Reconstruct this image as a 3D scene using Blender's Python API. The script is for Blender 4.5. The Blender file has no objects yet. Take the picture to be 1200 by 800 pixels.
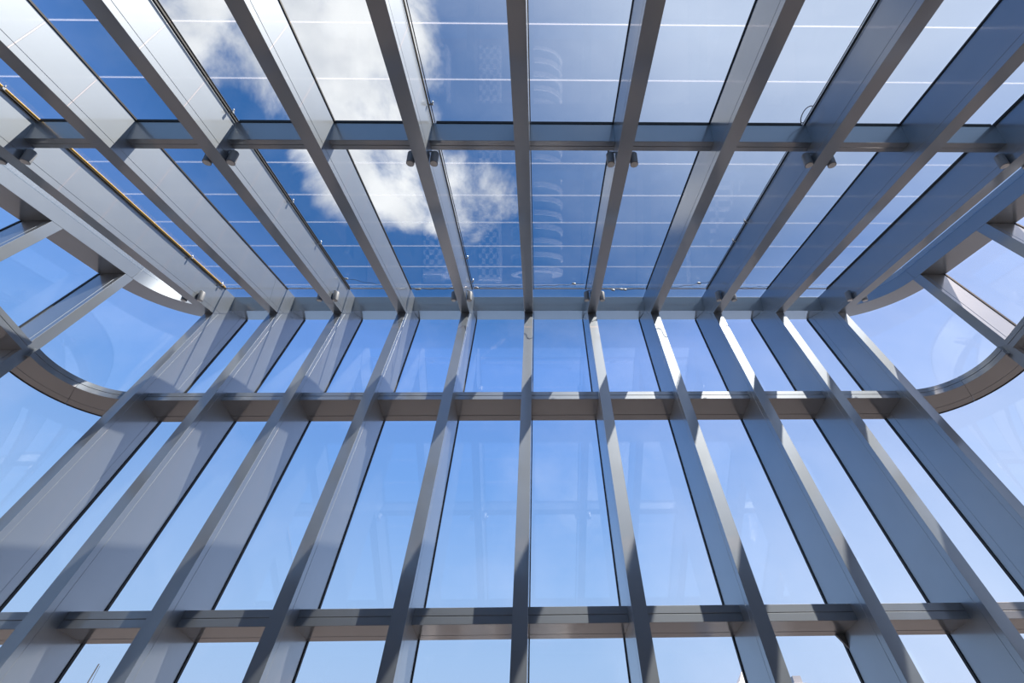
import bpy, bmesh, math, random
from mathutils import Vector, Matrix
C = bpy.context.scene.collection
PI = math.pi

# ------------------------------------------------------------------ camera
PITCH, YAW, ROLL = 0.8972840, 0.0234949, -0.0198940
def cam_axes():
    cp, sp, cy, sy, c, s = math.cos(PITCH), math.sin(PITCH), math.cos(YAW), math.sin(YAW), math.cos(ROLL), math.sin(ROLL)
    w = lambda x, y, z: Vector((cy*x+sy*y, -sy*x+cy*y, z))
    return w(c, -s*sp, s*cp), w(-s, -c*sp, c*cp), w(0, cp, sp)
r_, u_, f_ = cam_axes()
cam = bpy.data.cameras.new('camera'); cam.sensor_width = 36; cam.lens = 36*532.15/1200; cam.shift_x = -39.19/1200
cam.clip_start = 0.05; cam.clip_end = 3000
co = bpy.data.objects.new('camera', cam); C.objects.link(co)
M = Matrix.Identity(4)
for i in range(3): M[i][0], M[i][1], M[i][2] = r_[i], u_[i], -f_[i]
co.matrix_world = M
bpy.context.scene.camera = co
vs = bpy.context.scene.view_settings
vs.view_transform = 'Standard'; vs.look = 'None'; vs.gamma = 1; vs.use_curve_mapping = False; vs.exposure = 0.0

# ------------------------------------------------------------------ node helper
class N:
    def __init__(s, nt): s.nt = nt
    def new(s, t, **k):
        n = s.nt.nodes.new(t)
        for a, b in k.items(): setattr(n, a, b)
        return n
    def put(s, sock, v):
        if isinstance(v, bpy.types.NodeSocket): s.nt.links.new(v, sock)
        else: sock.default_value = v
    def m(s, op, a, b=0.0, c=0.0, clamp=False):
        n = s.new('ShaderNodeMath', operation=op, use_clamp=clamp)
        s.put(n.inputs[0], a); s.put(n.inputs[1], b); s.put(n.inputs[2], c); return n.outputs[0]
    def dot(s, a, b):
        n = s.new('ShaderNodeVectorMath', operation='DOT_PRODUCT'); s.put(n.inputs[0], a); s.put(n.inputs[1], b); return n.outputs['Value']
    def mixc(s, f, a, b):
        n = s.new('ShaderNodeMix', data_type='RGBA'); s.put(n.inputs[0], f); s.put(n.inputs[6], a); s.put(n.inputs[7], b); return n.outputs[2]
    def ss(s, v, a, b, lo=0.0, hi=1.0):
        n = s.new('ShaderNodeMapRange', interpolation_type='SMOOTHSTEP'); s.put(n.inputs[0], v)
        n.inputs[1].default_value = a; n.inputs[2].default_value = b; n.inputs[3].default_value = lo; n.inputs[4].default_value = hi; return n.outputs[0]
    def noise(s, vec, scale, detail=4, rough=.55, dist=0.0):
        n = s.new('ShaderNodeTexNoise'); s.put(n.inputs['Vector'], vec); n.inputs['Scale'].default_value = scale
        n.inputs['Detail'].default_value = detail; n.inputs['Roughness'].default_value = rough; n.inputs['Distortion'].default_value = dist; return n.outputs['Fac']
    def ramp(s, f, stops):
        n = s.new('ShaderNodeValToRGB'); s.put(n.inputs[0], f); e = n.color_ramp.elements
        while len(e) < len(stops): e.new(.5)
        for x, (p, c) in zip(e, stops): x.position = p; x.color = (*c, 1)
        return n.outputs[0]
    def mapping(s, vec, scale=(1,1,1), rot=(0,0,0), loc=(0,0,0)):
        n = s.new('ShaderNodeMapping'); s.put(n.inputs[0], vec); n.inputs['Scale'].default_value = scale
        n.inputs['Rotation'].default_value = rot; n.inputs['Location'].default_value = loc; return n.outputs[0]

# ------------------------------------------------------------------ sun and sky
SUN_TRAVEL = Vector((-0.495, 0.30, -1.0)).normalized()
TO_SUN = -SUN_TRAVEL
sl = bpy.data.lights.new('sun', 'SUN'); sl.energy = 16.5; sl.angle = 0.0095; sl.color = (1.0, 0.79, 0.64)
so = bpy.data.objects.new('sun', sl); C.objects.link(so); so.location = (5, -4, 30)
so.rotation_euler = SUN_TRAVEL.to_track_quat('-Z', 'Y').to_euler()

wd = bpy.data.worlds.new('sky'); bpy.context.scene.world = wd; wd.use_nodes = True
wd.node_tree.nodes.clear(); n = N(wd.node_tree)
d = n.new('ShaderNodeTexCoord').outputs['Generated']
sp = n.new('ShaderNodeSeparateXYZ'); n.put(sp.inputs[0], d)
X_, Z_ = sp.outputs[0], sp.outputs[2]
col = n.ramp(Z_, [(0.0, (.62, .74, .92)), (.28, (.43, .64, .98)), (.55, (.21, .43, .90)), (.74, (.17, .37, .90)), (.81, (.075, .24, .62)), (1.0, (.065, .215, .56))])
aur = n.dot(d, tuple(TO_SUN))
h1 = n.m('MULTIPLY', n.m('POWER', n.m('MULTIPLY', n.m('SUBTRACT', aur, .5), 2.0, clamp=True), 3.3), 1.2)
h1 = n.m('MINIMUM', h1, .74)
h2 = n.m('MULTIPLY', n.ss(X_, -.15, .85), .26)
hz = n.m('MAXIMUM', h1, h2)
wisp = n.noise(n.mapping(d, (1, 1.6, 1)), 5.0, 6, .6)
hz = n.m('ADD', hz, n.m('MULTIPLY', n.m('SUBTRACT', wisp, .5), .25), clamp=True)
col = n.mixc(hz, col, (1.42, 1.38, 1.55, 1))
# clouds: soft banks in a few parts of the sky
def blob(dirv, a, b): return n.ss(n.dot(d, tuple(Vector(dirv).normalized())), math.cos(math.radians(b)), math.cos(math.radians(a)))
CLOUDS = [((-.36, .08, .93), 4, 13, 1.1), ((-.315, .27, .905), 3, 11, 1.05), ((-.16, .35, .92), 1, 8, .70), ((-.49, .06, .87), 1, 9, .7),
          ((-.06, .67, .74), 0, 5, .45), ((.1, -.80, .58), 3, 15, .62), ((-.9, .3, .3), 4, 20, .4)]
msk = None
for dv, a, b, s in CLOUDS:
    v = n.m('MULTIPLY', blob(dv, a, b), s); msk = v if msk is None else n.m('MAXIMUM', msk, v)
cn = n.noise(n.mapping(d, (1, 1, 1), (0, 0, .3), (3.1, .4, 1.7)), 5.5, 9, .6, .25)
cl = n.ss(n.m('ADD', n.m('MULTIPLY', msk, .52), n.m('MULTIPLY', cn, 1.5)), .92, 1.32)
cl = n.m('MULTIPLY', cl, n.ss(msk, 0, .15))
shade = n.noise(n.mapping(d, (1, 1, 1), (0, 0, 0), (1, 5, 2)), 7, 5, .5)
ccol = n.mixc(n.ss(shade, .35, .65), (1.28, 1.15, 1.16, 1), (1.86, 1.62, 1.53, 1))
col = n.mixc(cl, col, ccol)
bg = n.new('ShaderNodeBackground'); n.put(bg.inputs[0], col); bg.inputs[1].default_value = 1.0
n.put(n.new('ShaderNodeOutputWorld').inputs[0], bg.outputs[0])

# ------------------------------------------------------------------ materials
def mat(name):
    m = bpy.data.materials.new(name); m.use_nodes = True; m.node_tree.nodes.clear()
    k = N(m.node_tree); out = k.new('ShaderNodeOutputMaterial'); return m, k, out
def pbr(name, color, rough=.5, metal=0.0, var=.06, scale=3.0, spec=.5, bump=0.0, coat=None):
    m, k, out = mat(name); b = k.new('ShaderNodeBsdfPrincipled')
    tc = k.new('ShaderNodeTexCoord').outputs['Object']
    f = k.noise(tc, scale, 5, .6)
    c1 = tuple(max(0, c*(1-var)) for c in color)+(1,); c2 = tuple(c*(1+var) for c in color)+(1,)
    k.put(b.inputs['Base Color'], k.mixc(f, c1, c2))
    b.inputs['Metallic'].default_value = metal; b.inputs['Specular IOR Level'].default_value = spec
    k.put(b.inputs['Roughness'], k.m('ADD', rough-.04, k.m('MULTIPLY', k.noise(tc, scale*2.3, 3), .08)))
    if bump:
        bp = k.new('ShaderNodeBump'); bp.inputs['Strength'].default_value = bump; bp.inputs['Distance'].default_value = .01
        k.put(bp.inputs['Height'], k.noise(tc, scale*20, 4)); k.put(b.inputs['Normal'], bp.outputs[0])
    if coat: b.inputs['Coat Weight'].default_value, b.inputs['Coat Roughness'].default_value, b.inputs['Coat IOR'].default_value = coat
    k.put(out.inputs[0], b.outputs[0]); return m
STEEL = pbr('silver_painted_steel', (.285, .315, .355), .54, .90, .03, 1.2, coat=(1.0, .13, 2.0))
STEEL_LAMP = pbr('lamp_housing_paint', (.25, .26, .28), .55, .2, .05, 8)
BLACK = pbr('black_gasket_rubber', (.012, .013, .016), .6, 0, .1, 10)
WHITE_SEAL = pbr('pale_sealant', (.78, .80, .82), .6, 0, .05, 10)
YELLOW = pbr('yellow_cable_sheath', (.80, .50, .10), .45, 0, .1, 12)
CABLE = pbr('dark_cable_sheath', (.05, .055, .06), .5, 0, .1, 12)
WIRE = pbr('grey_wire', (.45, .47, .5), .4, .4, .1, 12)
LENS = pbr('frosted_lamp_lens', (.72, .70, .68), .35, 0, .12, 30)
FLOOR = pbr('pale_stone_floor', (.070, .057, .047), .6, 0, .08, .8)
BACKWALL = pbr('grey_back_wall', (.05, .05, .055), .6, 0, .08, .6)
GROUND = pbr('city_ground', (.05, .045, .042), .9, 0, .25, .02)
TWALL = pbr('tower_concrete', (.50, .51, .52), .7, 0, .05, .1)
TGLASS = pbr('tower_window_glass', (.10, .16, .22), .15, .3, .2, .3)
TROOF = pbr('tower_roof_metal', (.35, .37, .40), .5, .5, .1, .3)

def glass(name, tint, haze=.0, ior_r0=.055):
    m, k, out = mat(name)
    g = k.new('ShaderNodeNewGeometry')
    c = k.m('ABSOLUTE', k.dot(g.outputs['Normal'], g.outputs['Incoming']))
    f = k.m('ADD', ior_r0, k.m('MULTIPLY', k.m('POWER', k.m('SUBTRACT', 1.0, c, clamp=True), 5.0), 1-ior_r0), clamp=True)
    tr = k.new('ShaderNodeBsdfTransparent'); tr.inputs[0].default_value = (*tint, 1)
    gl = k.new('ShaderNodeBsdfGlossy'); gl.inputs['Roughness'].default_value = .0; gl.inputs[0].default_value = (1, 1, 1, 1)
    base = tr.outputs[0]
    if haze:
        tl = k.new('ShaderNodeBsdfTranslucent'); tl.inputs[0].default_value = (.8, .82, .85, 1)
        tc = k.new('ShaderNodeTexCoord').outputs['Object']
        nz = k.m('MULTIPLY', k.noise(k.mapping(tc, (3.2, .8, 1)), 1.1, 7, .68, .6), k.noise(k.mapping(tc, (9, 1.2, 1)), 2.0, 6, .65))
        mx = k.new('ShaderNodeMixShader'); k.put(mx.inputs[0], k.m('MULTIPLY', k.ss(nz, .1, .5), haze))
        k.put(mx.inputs[1], base); k.put(mx.inputs[2], tl.outputs[0]); base = mx.outputs[0]
    ms = k.new('ShaderNodeMixShader'); k.put(ms.inputs[0], f); k.put(ms.inputs[1], base); k.put(ms.inputs[2], gl.outputs[0])
    k.put(out.inputs[0], ms.outputs[0]); return m
WALL_GLASS = glass('clear_wall_glass', (.96, .975, .99))
ROOF_GLASS = glass('grey_tinted_roof_glass', (.725, .79, .825), .002, .028)
def joint_mat():
    m, k, out = mat('translucent_white_joint')
    tr = k.new('ShaderNodeBsdfTransparent'); tl = k.new('ShaderNodeBsdfTranslucent'); tl.inputs[0].default_value = (.9, .92, .95, 1)
    tc = k.new('ShaderNodeTexCoord').outputs['Object']
    ms = k.new('ShaderNodeMixShader'); k.put(ms.inputs[0], k.m('ADD', .05, k.m('MULTIPLY', k.noise(tc, 3), .06)))
    k.put(ms.inputs[1], tr.outputs[0]); k.put(ms.inputs[2], tl.outputs[0]); k.put(out.inputs[0], ms.outputs[0]); return m
JOINT = joint_mat()

# ------------------------------------------------------------------ object helpers
def obj(name, bm, m, parent=None, bevel=0.0, smooth=False):
    bmesh.ops.recalc_face_normals(bm, faces=bm.faces)
    me = bpy.data.meshes.new(name); bm.to_mesh(me); bm.free()
    ms = m if isinstance(m, (list, tuple)) else [m]
    for q in ms: me.materials.append(q)
    if smooth:
        for p in me.polygons: p.use_smooth = True
        me.set_sharp_from_angle(angle=math.radians(35))
    o = bpy.data.objects.new(name, me); C.objects.link(o)
    if parent: o.parent = parent; o.matrix_parent_inverse = Matrix.Translation(-Vector(parent.location))
    if bevel:
        b = o.modifiers.new('bevel', 'BEVEL'); b.width = bevel; b.segments = 1; b.limit_method = 'ANGLE'; b.angle_limit = math.radians(40)
    return o
def thing(name, label, cat, loc, group=None):
    o = bpy.data.objects.new(name, None); C.objects.link(o); o.location = loc; o.empty_display_size = .2
    o['label'] = label; o['category'] = cat
    if group: o['group'] = group
    return o
def tag(o, label, cat, group=None):
    o['label'] = label; o['category'] = cat
    if group: o['group'] = group
    return o
def struct(o): o['kind'] = 'structure'; return o

def extrude(bm, sec, p0, p1, mi=0):
    """sec: list of section points; p0(a,b), p1(a,b) give the 3-D end points"""
    A = [bm.verts.new(p0(*q)) for q in sec]; B = [bm.verts.new(p1(*q)) for q in sec]
    L = len(sec)
    fs = [bm.faces.new((A[i], A[(i+1) % L], B[(i+1) % L], B[i])) for i in range(L)]
    fs += [bm.faces.new(A[::-1]), bm.faces.new(B)]
    for f in fs: f.material_index = mi
    return fs
def loft(bm, rings, closed=False, caps=True):
    V = [[bm.verts.new(p) for p in r] for r in rings]; L = len(V[0])
    for a, b in zip(V, V[1:]):
        for i in range(L): bm.faces.new((a[i], a[(i+1) % L], b[(i+1) % L], b[i]))
    if caps: bm.faces.new(V[0][::-1]); bm.faces.new(V[-1])
def tube(bm, pts, r, seg=8):
    rings = []
    pts = [Vector(p) for p in pts]
    for i, p in enumerate(pts):
        t = (pts[min(i+1, len(pts)-1)]-pts[max(i-1, 0)]).normalized()
        a = t.cross(Vector((0, 0, 1)));
        if a.length < .05: a = t.cross(Vector((1, 0, 0)))
        a.normalize(); b = t.cross(a)
        rings.append([p+a*math.cos(2*PI*j/seg)*r+b*math.sin(2*PI*j/seg)*r for j in range(seg)])
    loft(bm, rings)
def box(bm, x0, x1, y0, y1, z0, z1):
    extrude(bm, [(x0, y0), (x1, y0), (x1, y1), (x0, y1)], lambda a, b: Vector((a, b, z0)), lambda a, b: Vector((a, b, z1)))
def lathe(bm, prof, c, axis=Vector((0, 0, 1)), seg=20):
    q = axis.to_track_quat('Z', 'Y')
    loft(bm, [[Vector(c)+q @ Vector((r*math.cos(2*PI*j/seg), r*math.sin(2*PI*j/seg), h)) for j in range(seg)] for r, h in prof])

ORD = ['first', 'second', 'third', 'fourth', 'fifth', 'sixth', 'seventh', 'eighth', 'ninth', 'tenth', 'eleventh']
def from_left(i, n_):      # place among n_ counted from the nearer end, in words
    if i == 0: return 'leftmost'
    if i == n_-1: return 'rightmost'
    if n_ % 2 and i == n_//2: return 'middle'
    if i < n_/2: return ORD[i]+' from the left'
    return ORD[n_-1-i]+' from the right'

# ------------------------------------------------------------------ dimensions (metres, camera at the origin)
X0, SP = -0.238, 1.5
YI, YG = 6.19, 7.07              # inner face of the wall fins, wall glass
TH = 0.43160; CT, ST = math.cos(TH), math.sin(TH); TT = math.tan(TH)
ZC = 8.84                        # where beam undersides meet the fins
ND = 0.755                       # roof glass above beam underside, square to the roof
FLOOR_Z = -1.6
FW, BW = .195, .211
HX, RC = 9.45, 1.78              # half width to the side glass, corner radius
def roof(x, t, nn): return Vector((x, YI+t*CT-nn*ST, ZC+t*ST+nn*CT))
TM = (YG-.03-YI+(ND-.015)*ST)/CT
ZTOP = roof(0, TM, ND-.015).z
T_BACK = -8.45          # the glass hall ends behind the camera
def fx(k): return X0+SP*k
def ring_z(y): return 9.75+(y-7.075)*TT

# ------------------------------------------------------------------ floor and far ground
bm = bmesh.new(); box(bm, X0-HX, X0+HX, -1.85, YG+.05, FLOOR_Z-.4, FLOOR_Z); struct(obj('floor', bm, FLOOR))
bm = bmesh.new(); box(bm, X0-HX-.03, X0+HX+.03, -1.85, -1.60, FLOOR_Z, 6.35); struct(obj('wall_back', bm, BACKWALL))
bm = bmesh.new(); box(bm, -900, 900, -900, 900, -76, -75); struct(obj('ground', bm, GROUND))

# ------------------------------------------------------------------ wall fins
def groove_sec(w, depth, g=.105, gw=.008, gd=.003, g2=None):
    """half profile mirrored: notches on both flanks, a = across, b = depth from the inner face"""
    h = w/2
    right = [(h, 0), (h, g), (h-gd, g), (h-gd, g+gw), (h, g+gw)]
    if g2: right += [(h, g2), (h-gd, g2), (h-gd, g2+gw), (h, g2+gw)]
    right += [(h, depth)]
    return right+[(-a, b) for a, b in right[::-1]]
FD = YG-.03-YI
def fin_top(b): return ZC+(ZTOP-ZC)*b/FD-.003
for i, k in enumerate(range(-5, 6)):
    x = fx(k); side = 'left' if k < 0 else 'right'
    lit = {True: 'right flank sunlit', False: 'left flank in blue shade'}[k < 0]
    if k == 0: lit = 'seen face on'
    t = thing('wall_fin', f'{from_left(i, 11)} tall steel fin of the front wall, {lit}', 'mullion', (x, YI, FLOOR_Z), 'steel fins of the glass front wall')
    bm = bmesh.new(); extrude(bm, groove_sec(FW, FD, g2=.66 if abs(k) == 5 else None), lambda a, b: Vector((x+a, YI+b, FLOOR_Z+.002)), lambda a, b: Vector((x+a, YI+b, fin_top(b))))
    obj('fin_blade', bm, STEEL, t, .003)
    for s in (-1, 1):
        bm = bmesh.new(); box(bm, x+s*(FW/2-.006) if s > 0 else x-FW/2-.013, x+FW/2+.013 if s > 0 else x-FW/2+.006, YG-.05, YG-.002, FLOOR_Z+.01, 9.75)
        obj('gasket', bm, BLACK, t)

# ------------------------------------------------------------------ roof beams
for i, k in enumerate(range(-5, 6)):
    x = fx(k)
    lit = 'white sunlit flank' if k < 0 else ('dark shaded flank' if k > 0 else 'grey underside facing down')
    extra = ', yellow cable on top' if k == -5 else (', spotlights clamped on' if k % 2 else '')
    t = thing('roof_beam', f'{from_left(i, 11)} sloping roof beam, {lit}{extra}', 'beam', tuple(roof(x, T_BACK, 0)), 'sloping roof beams')
    sec = groove_sec(BW, ND-.015, .11)
    def bx_end(b): return TM*b/(ND-.015)
    # blade in two lengths with a splice joint where the photo shows one
    ts = -.42 if k in (-4, -3) else -8.0
    bm = bmesh.new(); extrude(bm, sec, lambda a, b: roof(x+a, T_BACK, b), lambda a, b: roof(x+a, ts-.0025, b)); obj('beam_blade', bm, STEEL, t, .003)
    bm = bmesh.new(); extrude(bm, sec, lambda a, b: roof(x+a, ts+.0025, b), lambda a, b: roof(x+a, bx_end(b), b)); obj('beam_end', bm, STEEL, t, .003)
    for s in (-1, 1):
        bm = bmesh.new(); a0, a1 = sorted((s*(BW/2-.006), s*(BW/2+.012)))
        extrude(bm, [(a0, ND-.035), (a1, ND-.035), (a1, ND-.004), (a0, ND-.004)], lambda a, b: roof(x+a, T_BACK, b), lambda a, b: roof(x+a, .10, b))
        obj('gasket', bm, BLACK, t)

# ------------------------------------------------------------------ cross beams under the roof glass, front eaves beams
BAYS = [(i, fx(-5+i)+BW/2, fx(-4+i)-BW/2) for i in range(10)]
for i, xa, xb in BAYS:
    sec = [(-4.565, .33), (-4.478, .33), (-4.478, .336), (-4.470, .336), (-4.470, .33), (-4.390, .33), (-4.390, ND-.04), (-4.565, ND-.04)]
    bm = bmesh.new(); extrude(bm, sec, lambda a, b: roof(xa-.002, a, b), lambda a, b: roof(xb+.002, a, b))
    o = obj('cross_beam', bm, STEEL, None, .003)
    tag(o, f'{from_left(i, 10)} short dark steel cross beam spanning between two sloping roof beams', 'beam', 'cross beams between the roof beams')
    bm = bmesh.new(); extrude(bm, [(-4.575, ND-.050), (-4.380, ND-.050), (-4.380, ND-.004), (-4.575, ND-.004)], lambda a, b: roof(xa+(.06 if i in (0, 2, 4) else .014), a, b), lambda a, b: roof(xb-(.06 if i in (7, 9) else .014), a, b))
    obj('gasket', bm, BLACK, o)
    sec = [(6.305, 9.715), (6.479, 9.352), (7.04, 9.755), (7.04, 10.045)]
    bm = bmesh.new(); extrude(bm, sec, lambda a, b: Vector((xa-.002, a, b)), lambda a, b: Vector((xb+.002, a, b)))
    o = obj('eaves_beam', bm, STEEL, None, .003)
    tag(o, f'{from_left(i, 10)} grey eaves beam length along the corner where glass roof meets front wall', 'beam', 'eaves beams along the top of the front wall')
    bm = bmesh.new(); extrude(bm, [(.06, ND-.014), (.10, ND-.014), (.10, ND-.003), (.06, ND-.003)], lambda a, b: roof(xa+.02, a, b), lambda a, b: roof(xb-.02, a, b))
    tag_o = obj('seal_strip', bm, WHITE_SEAL, o); tag_o['label'] = 'pale sealant strip at the foot of the roof glass'

# ------------------------------------------------------------------ transoms between the fins
def transom_sec(y0, z0, z1, y1=YG-.03):
    zm = (z0+z1)/2
    return [(y0, z0), (y1-.17, z0), (y1-.17, z0+.007), (y1-.16, z0+.007), (y1-.16, z0), (y1, z0), (y1, z1), (y0, z1), (y0, zm+.005), (y0+.010, zm+.005), (y0+.010, zm-.003), (y0, zm-.003)]
ROWS = [(6.418, 6.238, 6.442, 'upper'), (6.51, 2.314, 2.5186, 'lower')]
for y0, z0, z1, nm in ROWS:
    for i in range(10):
        xa, xb = fx(-5+i)+FW/2, fx(-4+i)-FW/2
        bm = bmesh.new(); extrude(bm, transom_sec(y0, z0, z1), lambda a, b: Vector((xa-.002, a, b)), lambda a, b: Vector((xb+.002, a, b)))
        o = obj('transom', bm, STEEL, None, .003)
        tag(o, f'{from_left(i, 10)} horizontal transom box in the {nm} row between the wall fins', 'transom', f'{nm} row of wall transoms')

# ------------------------------------------------------------------ rounded corners: path round the plan
def arc_pts(side, off, n_=20, a0=0.0, a1=PI/2):
    cx, cy = X0+side*(HX-RC), YG-RC
    return [Vector((cx+side*(RC-off)*math.sin(a0+(a1-a0)*j/n_), cy+(RC-off)*math.cos(a0+(a1-a0)*j/n_), 0)) for j in range(n_+1)]
SIDES = [(-1, 'left'), (1, 'right')]
for side, sn in SIDES:
    # curved transoms: section (offset inward, z)
    for y0, z0, z1, nm in ROWS:
        inn = .68; zm = (z0+z1)/2
        sec = [(.03, z0), (inn-.45, z0), (inn-.45, z0+.007), (inn-.44, z0+.007), (inn-.44, z0), (inn, z0), (inn, zm-.003), (inn-.01, zm-.003), (inn-.01, zm+.005), (inn, zm+.005), (inn, z1), (.03, z1)]
        for part, (a0, a1) in enumerate([(-.03, .80), (.803, PI/2+.01)]):
            rings = []
            nn_ = 14
            for j in range(nn_+1):
                ring = []
                for off, z in sec:
                    p = arc_pts(side, off, nn_, a0, a1)[j]; ring.append(Vector((p.x, p.y, z)))
                rings.append(ring)
            bm = bmesh.new(); loft(bm, rings); o = obj('curved_transom', bm, STEEL, None, .002, True)
            tag(o, f'curved {nm} transom rounding the {sn} glass corner, the {"half by the front wall" if part == 0 else "half by the side wall"}', 'transom', 'curved corner transoms')
            bm = bmesh.new(); rings = []
            for j in range(nn_+1):
                ring = []
                for off, z in [(.012, z0-.006), (.045, z0-.006), (.045, z0+.03), (.012, z0+.03)]:
                    p = arc_pts(side, off, nn_, a0, a1)[j]; ring.append(Vector((p.x, p.y, z)))
                rings.append(ring)
            loft(bm, rings); obj('gasket', bm, BLACK, o)
    # sloping eaves ring: curve then straight back along the side wall
    def ring_sec(p_in, inn, hh=.42):
        return None
    sec = [(.02, 0), (.60, 0), (.60, .49), (.02, .49)]
    nn_ = 24
    A = {off: arc_pts(side, off, nn_, -.04, PI/2) for off, _ in sec}
    bm = bmesh.new(); loft(bm, [[Vector((A[off][j].x, A[off][j].y, ring_z(A[off][j].y)+h)) for off, h in sec] for j in range(nn_+1)])
    o = obj('curved_eaves_beam', bm, STEEL, None, .002, True)
    tag(o, f'curved grey eaves beam over the rounded {sn} glass corner', 'beam', 'curved eaves beams')
    ya, yb = YG-RC-.003, -1.58
    bm = bmesh.new(); extrude(bm, sec, lambda a, b: Vector((X0+side*(HX-a), ya, ring_z(ya)+b)), lambda a, b: Vector((X0+side*(HX-a), yb, ring_z(yb)+b)))
    o = obj('side_eaves_beam', bm, STEEL, None, .003)
    tag(o, f'long straight sloping eaves beam along the top of the {sn} side wall', 'beam', 'side eaves beams')
    # side fins and their transoms
    ys = [5.24-1.535*j for j in range(5)]
    for j, yc in enumerate(ys):
        xi = X0+side*(HX-.60); xo = X0+side*(HX-.03)
        where = ['nearest the rounded corner', 'second from the rounded corner', 'third from the rounded corner', 'fourth from the rounded corner', 'farthest from the rounded corner'][j]
        t = thing('side_wall_fin', f'steel fin of the {sn} side wall, {where}', 'mullion', (xi, yc, FLOOR_Z), f'fins of the {sn} side wall')
        h = FW/2
        bm = bmesh.new(); sec2 = [(0, -h), (0, h), (.09, h), (.09, h-.007), (.1, h-.007), (.1, h), (.57, h), (.57, -h), (.1, -h), (.1, -h+.007), (.09, -h+.007), (.09, -h)]
        extrude(bm, sec2, lambda a, b: Vector((xi+side*a, yc+b, FLOOR_Z+.002)), lambda a, b: Vector((xi+side*a, yc+b, ring_z(yc+b)-.002)))
        obj('fin_blade', bm, STEEL, t, .003)
        for q in (-1, 1):
            bm = bmesh.new(); e = sorted((xo-side*.02, xo+side*.028)); f = sorted((yc+q*(h-.006), yc+q*(h+.012)))
            box(bm, e[0], e[1], f[0], f[1], FLOOR_Z+.01, ring_z(f[0])-.003); obj('gasket', bm, BLACK, t)
        if j < 4:
            for y0, z0, z1, nm in ROWS:
                y2 = ys[j+1]
                if ring_z(y2) < z1+.03: continue
                sec3 = transom_sec(0, z0, z1, .62)
                bm = bmesh.new(); extrude(bm, sec3, lambda a, b: Vector((X0+side*(HX-.65+a), yc-h+.002, b)), lambda a, b: Vector((X0+side*(HX-.65+a), y2+h-.002, b)))
                o = obj('side_transom', bm, STEEL, None, .003)
                tag(o, f'{nm} transom of the {sn} side wall, {["first", "second", "third", "fourth"][j]} bay back from the rounded corner', 'transom', f'transoms of the {sn} side wall')

# ------------------------------------------------------------------ glass of the walls (setting)
wn = [0]
def window(bm, smooth=False):
    wn[0] += 1; return struct(obj(f'window_{wn[0]}', bm, WALL_GLASS, None, 0, smooth))
Z_ROWS = [(FLOOR_Z, 2.40), (2.405, 6.34), (6.345, None)]
for i in range(10):
    xa, xb = fx(-5+i)+.004, fx(-4+i)-.004
    for za, zb in Z_ROWS:
        bm = bmesh.new(); box(bm, xa, xb, YG, YG+.024, za+.002, zb if zb else 9.98); window(bm)
for side, sn in SIDES:
    for za, zb in Z_ROWS:
        n_ = 28; bm = bmesh.new(); rings = []
        O, I = arc_pts(side, -.024, n_), arc_pts(side, 0, n_)
        lead = [Vector((fx(5*side), YG+.024, 0)), Vector((fx(5*side), YG, 0))]
        for j in range(-1, n_+1):
            po, pi_ = (lead if j < 0 else (O[j], I[j]))
            zt = zb if zb else ring_z(pi_.y)+.2
            rings.append([Vector((pi_.x, pi_.y, za+.002)), Vector((po.x, po.y, za+.002)), Vector((po.x, po.y, zt)), Vector((pi_.x, pi_.y, zt))])
        loft(bm, rings); window(bm, True)
    ys = [YG-RC-.003]+[5.24-1.535*j for j in range(1, 5)]+[-1.59]
    for j in range(5):
        for za, zb in Z_ROWS:
            zl = ring_z(ys[j+1])+.2; zh = ring_z(ys[j])+.2
            if zb and zb > zl: zb = min(zb, zl)
            if zl <= za+.1: continue
            xg = sorted((X0+side*HX, X0+side*(HX+.024)))
            bm = bmesh.new()
            sec = [(ys[j]-.002, za+.002), (ys[j]-.002, zb or zh), (ys[j+1]+.002, zb or zl), (ys[j+1]+.002, za+.002)]
            extrude(bm, sec, lambda a, b: Vector((xg[0], a, b)), lambda a, b: Vector((xg[1], a, b))); window(bm)

# ------------------------------------------------------------------ roof glass
JT = [-.05-.74*q for q in range(11)]
def roof_panel(xa, xb, ta, tb, label, group, outline=None):
    """thick panes split at the translucent joints; joints are one part"""
    t = thing('roof_glass_panel', label, 'roof glass', tuple(roof((xa+xb)/2, ta, ND)), group)
    js = [q for q in JT if ta+.1 < q < tb-.1]; edges = [tb]+js+[ta]
    bm = bmesh.new()
    for e1, e0 in zip(edges, edges[1:]):
        a, b = e0+(0.0085 if e0 != ta else 0), e1-(0.0085 if e1 != tb else 0)
        extrude(bm, [(xa, a), (xb, a), (xb, b), (xa, b)], lambda u, v: roof(u, v, ND+.002), lambda u, v: roof(u, v, ND+.026))
    o = obj('glass_pane', bm, ROOF_GLASS, t)
    bm = bmesh.new()
    for q in js: extrude(bm, [(xa, q-.008), (xb, q-.008), (xb, q+.008), (xa, q+.008)], lambda u, v: roof(u, v, ND+.006), lambda u, v: roof(u, v, ND+.022))
    obj('joint_lines', bm, JOINT, t)
for i in range(10):
    xa, xb = fx(-5+i)+.005, fx(-4+i)-.005
    roof_panel(xa, xb, -4.47, .95+.1, f'{from_left(i, 10)} strip of tinted roof glass, between cross beam and front wall', 'lower strips of roof glass')
    roof_panel(xa, xb, -8.44, -4.485, f'{from_left(i, 10)} strip of tinted roof glass on the far side of cross beam', 'upper strips of roof glass')
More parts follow.
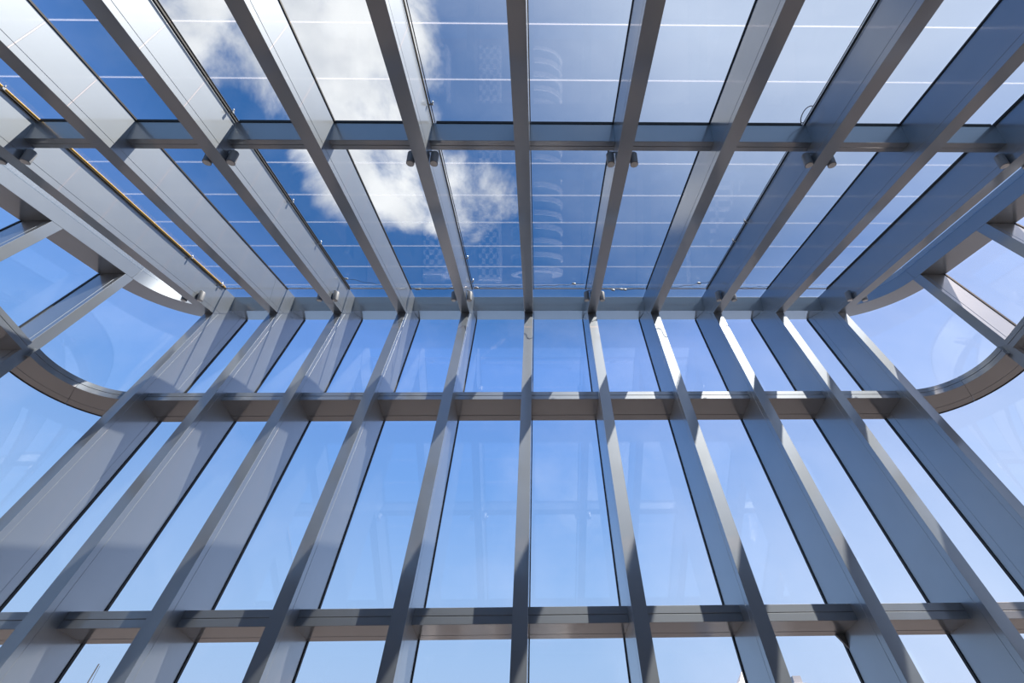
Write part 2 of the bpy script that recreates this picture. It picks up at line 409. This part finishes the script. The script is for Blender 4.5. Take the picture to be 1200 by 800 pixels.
for side, sn in SIDES:
    xa = X0+side*7.51; xb = X0+side*(HX-.605)
    t = thing('roof_glass_panel', f'{sn} edge strip of roof glass between outermost beam and curved eaves', 'roof glass', tuple(roof((xa+xb)/2, -4, ND)), 'edge strips of roof glass')
    edge = [(p.x, (p.y-YI)/CT+.349) for p in arc_pts(side, .605, 16)]
    bm = bmesh.new(); poly = [(xa, -8.44), (xa, edge[0][1])]+edge+[(xb, -8.44)]
    extrude(bm, poly, lambda u, v: roof(u, v, ND+.002), lambda u, v: roof(u, v, ND+.026)); obj('glass_pane', bm, ROOF_GLASS, t)

# ------------------------------------------------------------------ spotlights clamped to the odd roof beams
def spotlight(k, s, t_, low, label):
    x = fx(k)+s*(BW/2+.070); base = roof(x, t_, 0)
    zb = base.z-.02
    t = thing('spotlight', label, 'spotlight', (x, base.y, zb), 'spotlights on the roof beams')
    ax = Vector((0, -ST, CT)); at = lambda dx, h: Vector((x+dx, base.y, zb))+ax*h
    bm = bmesh.new(); lathe(bm, [(.054, 0), (.060, .004), (.060, .205), (.052, .22), (.016, .222)], at(0, 0), ax); obj('housing', bm, STEEL_LAMP, t, 0, True)
    bm = bmesh.new(); lathe(bm, [(.051, -.003), (.049, .004)], at(0, 0), ax); obj('lens', bm, LENS, t, 0, True)
    bm = bmesh.new(); tube(bm, [at(0, .215), at(0, .24), at(-s*.03, .258), at(-s*.069, .26)], .012)
    obj('bracket', bm, STEEL_LAMP, t, 0, True)
for k in (-5, -3, -1, 1, 3, 5):
    nm = {-5: 'leftmost', -3: 'third from left', -1: 'fifth from left', 1: 'fifth from right', 3: 'third from right', 5: 'rightmost'}[k]
    for s, sd in ((-1, 'left'), (1, 'right')):
        spotlight(k, s, -4.43, False, f'small grey cylinder spotlight by the cross beams, {sd} side of {nm} roof beam')
        spotlight(k, s, -.58, True, f'small grey cylinder spotlight near the front wall, {sd} side of {nm} roof beam')

# ------------------------------------------------------------------ cables
rnd = random.Random(3)
def roof_cable(name, k, s, m, r, label, clips, n0=ND-.020, t0=-8.3, t1=.02, wav=.001, gx=.036):
    x = fx(k)+s*(BW/2+gx)
    t = thing(name, label, 'cable', tuple(roof(x, t0, n0)), 'cables along the roof beams')
    pts = [roof(x+rnd.uniform(0, wav)*s, t0+(t1-t0)*j/40, n0+rnd.uniform(-wav, wav)) for j in range(41)]
    bm = bmesh.new(); tube(bm, pts, r); obj('sheath', bm, m, t, 0, True)
    for c in clips:
        bm = bmesh.new(); p = roof(x, c, n0)
        tube(bm, [roof(x-s*.015, c, n0-.07), roof(x+s*.02, c-.01, n0-.05), roof(x+s*.045, c, n0-.01), roof(x+s*.03, c+.01, n0+.03)], .011)
        lathe(bm, [(.02, -.02), (.02, .02)], roof(x+s*.03, c, n0-.04), Vector((s, 0, 0)), 10)
        obj('clip', bm, WIRE, t, 0, True)
roof_cable('yellow_cable', -5, 1, YELLOW, .017, 'yellow cable running along the top of the leftmost roof beam', [-5.1, -1.2, -.15], gx=.036)
roof_cable('dark_cable', -3, 1, CABLE, .011, 'thin dark cable clipped along the third roof beam from the left', [-4.75, -2.9, -1.7])
roof_cable('dark_cable', -1, 1, CABLE, .007, 'thin dark cable along the right flank of the fifth roof beam from the left', [-4.9, -1.2, -.3])
roof_cable('dark_cable', 3, -1, CABLE, .007, 'thin dark cable with clips on the third roof beam from the right', [-2.4, -1.8])
roof_cable('dark_cable', 5, -1, CABLE, .007, 'thin dark cable on the left flank of the rightmost roof beam', [-5.6])
# loose wires strung between beams just under the glass near the eaves
def strung(ka, kb, ta, tb, label, sag=.05, nodes=()):
    xa, xb = fx(ka)+BW/2, fx(kb)-BW/2
    t = thing('strung_wire', label, 'wire', tuple(roof(xa, ta, ND-.1)), 'wires strung between the roof beams')
    pts = [roof(xa+.07+(xb-xa-.14)*j/24, ta+(tb-ta)*j/24+.02*math.sin(j*.9), ND-.06-sag*math.sin(PI*j/24)) for j in range(25)]
    bm = bmesh.new(); tube(bm, pts, .005, 6); obj('wire', bm, CABLE, t, 0, True)
    for f in nodes:
        p = pts[int(f*24)]
        bm = bmesh.new(); lathe(bm, [(.012, -.05), (.024, -.03), (.024, .03), (.012, .05)], p, Vector((1, .2, 0)).normalized(), 10); obj('connector', bm, WIRE, t, 0, True)
strung(-3, -2, -.45, -.05, 'thin wire slanting down between third and fourth roof beams from the left', .02, (.05,))
strung(-2, -1, .0, -.02, 'thin wire with connectors between fourth and fifth roof beams from the left', .03, (.1, .16, .85, .9))
strung(-1, 0, -.05, -.12, 'thin wire between the fifth roof beam from the left and the middle beam', .02, (.05,))
strung(0, 1, -.12, -.22, 'thin wire between the middle roof beam and the fifth beam from the right', .02, (.8,))
strung(1, 2, .02, .0, 'thin wire with bundled connectors between fifth and fourth roof beams from the right', .03, (.35, .5, .6))
strung(2, 3, .0, -.3, 'thin wire between fourth and third roof beams from the right', .03, (.8,))
strung(3, 4, -.05, -.1, 'thin wire between third and second roof beams from the right', .03, ())
# loop of cable above the cross beam on the third beam from the right
x = fx(3)-BW/2
t = thing('cable_loop', 'small loop of dark cable above the cross beam, third roof beam from the right', 'cable', tuple(roof(x-.03, -4.7, ND-.05)))
bm = bmesh.new(); tube(bm, [roof(x-.07-.09*math.sin(a*PI/10), -4.62-.28*(1-math.cos(a*PI/10))/2-.0*a, ND-.06-.02*math.sin(a*.6)) for a in range(11)], .007); obj('cable', bm, CABLE, t, 0, True)
# bird-sized bracket below the lower transom, third fin from the right
t = thing('corner_bracket', 'small grey triangular bracket under the lower transom, by the third fin from the right', 'bracket', (fx(3)-FW/2-.06, YG-.05, 2.20))
bm = bmesh.new(); extrude(bm, [(0, 0), (-.13, 0), (0, -.17)], lambda a, b: Vector((fx(3)-FW/2+.002+a*.8, YG-.09, 2.312+b)), lambda a, b: Vector((fx(3)-FW/2+.002+a*.8, YG-.05, 2.312+b)))
obj('plate', bm, STEEL_LAMP, t, .002)

# ------------------------------------------------------------------ towers beyond the glass
def tower(name, label, cx, cy, w, dp, z1, floors, round_=False, crown=None):
    z0 = -75; t = thing(name, label, 'building', (cx, cy, z0))
    fh = (z1-z0)/floors
    def plan(s):
        if round_: return [(cx+w/2*s*math.cos(2*PI*j/28), cy+dp/2*s*math.sin(2*PI*j/28)) for j in range(28)]
        return [(cx-w/2*s, cy-dp/2*s), (cx+w/2*s, cy-dp/2*s), (cx+w/2*s, cy+dp/2*s), (cx-w/2*s, cy+dp/2*s)]
    bm = bmesh.new(); extrude(bm, plan(.93), lambda a, b: Vector((a, b, z0)), lambda a, b: Vector((a, b, z1-.3))); obj('window_bands', bm, TGLASS, t)
    bm = bmesh.new()
    for f in range(floors+1): extrude(bm, plan(1), lambda a, b: Vector((a, b, z0+f*fh-.65)), lambda a, b: Vector((a, b, z0+f*fh+.65)))
    if not round_:
        nb = max(3, int(w/4))
        for j in range(nb+1):
            xx = cx-w/2+w*j/nb; box(bm, xx-.45, xx+.45, cy-dp/2, cy+dp/2, z0, z1)
    obj('floor_slabs', bm, TWALL, t)
    bm = bmesh.new()
    if crown:
        p = plan(.7); hgt = crown
        V = [bm.verts.new((a, b, z1+.6)) for a, b in p]; W = [bm.verts.new(((a-cx)*.45+cx, (b-cy)*.45+cy, z1+.6+hgt*.45)) for a, b in p]; T = bm.verts.new((cx, cy, z1+.6+hgt))
        for i in range(len(p)): bm.faces.new((V[i], V[(i+1) % len(p)], W[(i+1) % len(p)], W[i])); bm.faces.new((W[i], W[(i+1) % len(p)], T))
        bm.faces.new(V[::-1])
    else: extrude(bm, plan(.6), lambda a, b: Vector((a, b, z1+.6)), lambda a, b: Vector((a, b, z1+3)))
    obj('roof_cap', bm, TWALL if crown else TROOF, t)
    return t
tower('round_tower', 'pale rounded tower with balcony bands, mirrored faintly in the middle of the roof glass', -.5, 125, 15, 14, -13, 16, True)
tower('lattice_tower', 'slim pale tower with a grid facade, mirrored in roof glass left of the middle beam', -14, 122, 6, 8, -10.5, 22)
tower('slab_tower', 'pale slab tower mirrored in the roof glass beside the fifth beam from the left', -29, 122, 7, 9, -12, 24)
tower('spire_tower', 'white stepped tower tip just showing at the bottom edge, right of centre', 57.3, 152, 15, 15, 35.3, 30, False, 6.0)
tower('distant_tower', 'tiny building top at the bottom edge, right of the fourth fin from the right', 94.0, 200, 5, 5, 49.5, 30)
t = thing('crane_mast', 'thin dark crane jib sticking up at the bottom left edge of the photo', 'crane', (-122, 150, -75))
bm = bmesh.new(); tube(bm, [(-121, 150, -75), (-122.2, 150, 36), (-122.6, 150, 44.4)], .16, 6); obj('jib', bm, CABLE, t)
bm = bmesh.new(); tube(bm, [(-120, 150, 30), (-122.0, 150, 44.0)], .06, 5); obj('stay_line', bm, CABLE, t)
